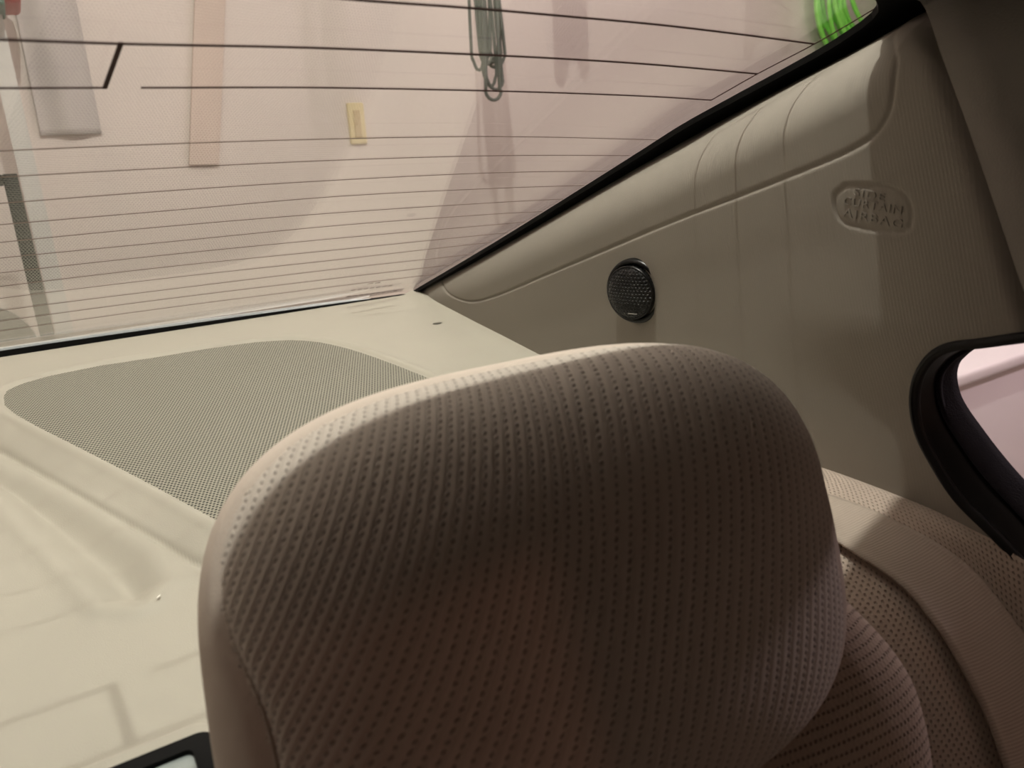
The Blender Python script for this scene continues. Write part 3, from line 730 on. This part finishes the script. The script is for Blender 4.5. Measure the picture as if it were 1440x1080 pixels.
du = np.r_[[np.zeros(NA)], np.cumsum(np.linalg.norm(np.diff(CP, axis=0), axis=2), axis=0)]
dv = np.c_[np.zeros(NB), np.cumsum(np.linalg.norm(np.diff(CP, axis=1), axis=2), axis=1)]
attr(cu_, 'fab', np.stack([du, dv, du*0], -1).reshape(-1, 3))
solid(cu_, .012, face=(-.5, -.5, .6))
Pb2, *_ = blob(-.2, -.02, -.78, .60, .11, .28, 4, 4, 0, 64, 32)
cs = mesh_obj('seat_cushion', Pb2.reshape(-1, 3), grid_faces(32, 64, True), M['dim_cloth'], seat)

for sx_, lab in ((.09, 'unseen front seat back ahead of the dotted headrest'), (-.57, 'unseen front seat back on the far side of the car')):  # front seats out of view, added to block stray light in the cabin
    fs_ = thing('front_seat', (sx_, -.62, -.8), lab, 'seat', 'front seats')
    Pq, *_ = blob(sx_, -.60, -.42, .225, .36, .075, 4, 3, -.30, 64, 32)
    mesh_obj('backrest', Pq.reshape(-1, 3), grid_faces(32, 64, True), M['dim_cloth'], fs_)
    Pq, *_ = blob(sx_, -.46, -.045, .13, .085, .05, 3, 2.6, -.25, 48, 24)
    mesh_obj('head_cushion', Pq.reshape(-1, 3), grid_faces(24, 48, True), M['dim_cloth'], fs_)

# ------------------------------------------------------------------ headrest
HR = [0.1597, 0.244, -0.1818, 0.1406, 0.1019, 0.0641, 3.1746, 2.7014, -0.2272, 0.0201, -0.0519, -0.1085]
cx, cy, cz, a, b, c, n_, m_, tilt, roll, tap, yawh = HR
nu, nvv = 320, 241
tt = np.linspace(-1, 1, nvv); PHs = np.pi/2*np.sign(tt)*np.abs(tt)**.8
TH, PH = np.meshgrid(np.linspace(0, 2*np.pi, nu, endpoint=False), PHs)
u = a*sgp(np.cos(TH), 2/n_)*sgp(np.cos(PH), 2/m_); v = b*sgp(np.sin(TH), 2/n_)*sgp(np.cos(PH), 2/m_); w = c*sgp(np.sin(PH), 2/m_)
ws = -.040+.030*sstep(v, .0, .09)
gro = np.exp(-((w-ws)/.0028)**2)*sstep(np.abs(np.cos(PH)), .3, .7)
rr = np.maximum(np.hypot(u, v), 1e-6)
u_ = u-(u/rr)*.0026*gro; v_ = v-(v/rr)*.0026*gro
u_ = u_*(1+tap*v_/b)
def place(u, v, w):
    ct, st = math.cos(tilt), math.sin(tilt)
    y = w*ct-v*st; z = w*st+v*ct; x = u
    cr, sr = math.cos(roll), math.sin(roll); x, z = x*cr-z*sr, x*sr+z*cr
    c2, s2 = math.cos(yawh), math.sin(yawh); x, y = x*c2-y*s2, x*s2+y*c2
    return np.stack([x+cx, y+cy, z+cz], -1)
HP = place(u_, v_, w)
head = thing('headrest', (cx, cy, cz-.10), 'rounded beige cloth headrest with rows of dots in the foreground', 'headrest')
fr = (w < ws)
kf = fr[:-1, :]
arc = (w+c)
fu = u*(1+.9*np.clip(arc, 0, .08)/.08*(np.abs(u)/a)**4*.35); fv = v*(1+.9*np.clip(arc, 0, .08)/.08*(np.abs(v)/b)**4*.35)
fu = fu-fv*.65*np.clip(-u/a, 0, 1)
fab = np.stack([fu, fv, fu*0], -1).reshape(-1, 3)
for nm, kk, mt in (('front_panel', kf, M['front_cloth']), ('side_panel', ~kf, M['side_cloth'])):
    fs = grid_faces(nvv, nu, True, kk)
    used = np.unique(np.array(fs)); remap = -np.ones(nvv*nu, int); remap[used] = np.arange(len(used))
    o = mesh_obj(nm, HP.reshape(-1, 3)[used], [tuple(remap[list(f)]) for f in fs], mt, head)
    attr(o, 'fab', fab[used])
# stitched seam lying in the groove between the two panels
iw = np.argmin(np.abs(w-ws), axis=0)
sl = HP[iw, np.arange(nu)]; ctr_ = np.array([cx, cy, cz]); sl = sl+(ctr_-sl)*.004
for _ in range(6): sl = (np.roll(sl, 1, 0)+sl*2+np.roll(sl, -1, 0))/4
tube('seam', sl, .0009, plain('seam_thread', (.30, .24, .19), .9), head, 6, True)
for s in (-1, 1):
    p0 = place(np.array([s*.055]), np.array([-.08]), np.array([.0]))[0]; p1 = place(np.array([s*.055]), np.array([-.19]), np.array([.012]))[0]
    tube('post', [p0, p1], .005, M['steel'], head, 12)

# ------------------------------------------------------------------ things in the garage behind the car
out = thing('wall_outlet', (.855, 2.2, .114), 'narrow ivory outlet plate on the pinkish garage wall', 'outlet')
box('cover_plate', (.8306, 2.188, .058), (.8800, 2.2, .1700), M['outlet'], out, .004)
box('socket_insert', (.8450, 2.1845, .074), (.8655, 2.189, .150), M['outlet_dark'], out, .002)

def cord_path():
    pts = []; rnd = random.Random(7)
    cxm = 1.018; top = .60
    loops = [(-.034, .012, .118), (-.022, .022, .142), (-.024, .004, .150), (-.030, .002, .200), (-.026, .030, .205), (-.008, .042, .195), (.006, .040, .212), (-.012, .012, .235), (-.032, -.006, .190)]
    for i, (l, r, bot) in enumerate(loops):
        dy = (i-4)*.006
        for k in range(14):
            s = k/13; pts.append((cxm+l+.006*math.sin(3*s+i), 1.70+dy, top-(top-bot-.04)*s))
        for k in range(1, 8):
            an = math.pi*k/8
            mx_ = (l+r)/2; hw = (r-l)/2
            pts.append((cxm+mx_-hw*math.cos(an), 1.70+dy+.003, bot+.04-.028*math.sin(an)))
        for k in range(14):
            s = 1-k/13; pts.append((cxm+r*(.75+.25*s)+.005*math.sin(4*s+2*i), 1.70+dy+.005, top-(top-bot-.04)*s))
        pts.append((cxm, 1.70+dy+.006, top+.02))
    return pts
cordp = catmull(cord_path(), 900)
tag(tube('extension_cord', cordp, .0042, M['cord'], None, 6), 'dark green cord bundled in a narrow hanging loop', 'cord')
# forked brown strap that hangs just above the view and throws its shadows on the wall
def strap(sx0, sx1, dz, label):
    outs = [(sx0, .62), (sx1, .62), (sx1+.002, .415), (sx1-.012, .395), (sx1-.020, .425), (sx1-.045, .455), (sx0+.030, .425), (sx0+.012, .375), (sx0, .390)]
    outs = [(x, z+dz if z < .6 else .85) for x, z in outs]
    V = [(x, 1.70, z) for x, z in outs]+[(x, 1.715, z) for x, z in outs]; n = len(outs)
    o = mesh_obj('forked_strap', V, [tuple(range(n)), tuple(range(n, 2*n))[::-1]]+[(i, n+i, n+(i+1) % n, (i+1) % n) for i in range(n)], M['brown_strap'], None, smooth=False)
    tag(o, label, 'strap', 'forked straps hanging by the wall')
strap(1.195, 1.285, .045, 'brown forked strap hanging next to the dark green cord')
strap(1.840, 2.010, .110, 'unseen wider forked strap added to cast a shadow near the green hose')  # second strap, added out of view to cast the right-hand wall shadow
# bright green coil on the wall
hp = []
rnd = random.Random(3)
for k in range(15*48):
    an = 2*math.pi*k/48; lp = k/48
    R = .185+.105*((lp*.618) % 1)+.012*math.sin(lp*2.3)
    ox = .018*math.sin(lp*1.9); oz = .02*math.cos(lp*2.7)
    hp.append((3.04+ox+R*1.08*math.sin(an), 2.10+.05*math.sin(lp*1.7)+.02*math.cos(an*1+lp), .565+oz-R*math.cos(an)))
tag(tube('garden_hose', hp, .0085, M['hose'], None, 8), 'coil of bright green hose hanging on the garage wall', 'hose')
# stand with a black leg and a wheel, left
st = thing('black_stand', (-.05, 1.85, -1.2), 'black stand with upright post and wheel at the left edge', 'stand')
box('post', (-.0215, 1.835, -1.15), (.0045, 1.865, .024), M['black'], st, .003)
box('cross_bar', (-.60, 1.838, .002), (-.0215, 1.862, .024), M['black'], st, .003)
lathe('wheel', [(.0, -.02), (.085, -.02), (.10, -.012), (.10, .012), (.085, .02), (.0, .02)], (-.125, 1.80, -.315), (0, 1, 0), M['black'], st, 40)
tag(box('pale_lath', (.008, 1.99, -1.2), (.043, 2.01, .36), M['pale_wood']), 'pale narrow lath standing right behind the black post', 'lath')
# grey sheet standing in for soft wall shadows, and reddish board
CX = np.linspace(.075, .20, 40); CZ = np.linspace(.11, .75, 40)
CXX, CZZ = np.meshgrid(CX, CZ)
cy_ = 2.183+.008*np.sin((CXX-.07)*60+CZZ*3)
CXX = CXX-.05*(np.clip(.45-CZZ, 0, 1))*(.3-(CXX-.075)*2.2)
tag(solid(mesh_obj('shadow_sheet', np.stack([CXX, cy_, CZZ+.0*CXX], -1).reshape(-1, 3), grid_faces(40, 40), M['sheet_grey']), .004, 0), 'grey blue sheet standing in for soft shadow on the wall at top left', 'cloth')
V = []
for yy in (2.183, 2.196):
    V += [(.386, yy, .027), (.459, yy, .024), (.575, yy, .60), (.502, yy, .603)]
tag(mesh_obj('reddish_board', V, [(0, 1, 2, 3), (7, 6, 5, 4), (0, 4, 5, 1), (1, 5, 6, 2), (2, 6, 7, 3), (3, 7, 4, 0)], M['wood'], None, smooth=False), 'reddish narrow board leaning against the garage wall', 'board')
tb_ = thing('toolbox', (.02, 1.95, .345), 'red and green box peeking in at the top left corner', 'box')
box('lid', (-.12, 1.90, .343), (.080, 2.05, .42), M['red'], tb_, .012)
box('tray', (-.14, 1.885, .335), (.050, 2.05, .350), M['green'], tb_, .006)
tag(box('wall_shelf', (-1.0, 1.885, .42), (.07, 2.2, .44), M['pale_wood']), 'wall shelf board above the shadow sheet', 'shelf')
# chest freezer beside the car
fz_ = thing('chest_freezer', (1.8, 1.0, -1.2), 'white chest freezer seen through the side window', 'freezer')
box('body', (1.15, .715, -1.2), (2.5, 1.35, -.445), M['freezer'], fz_, .015)
box('lid', (1.14, .70, -.443), (2.51, 1.36, -.417), M['freezer'], fz_, .008)
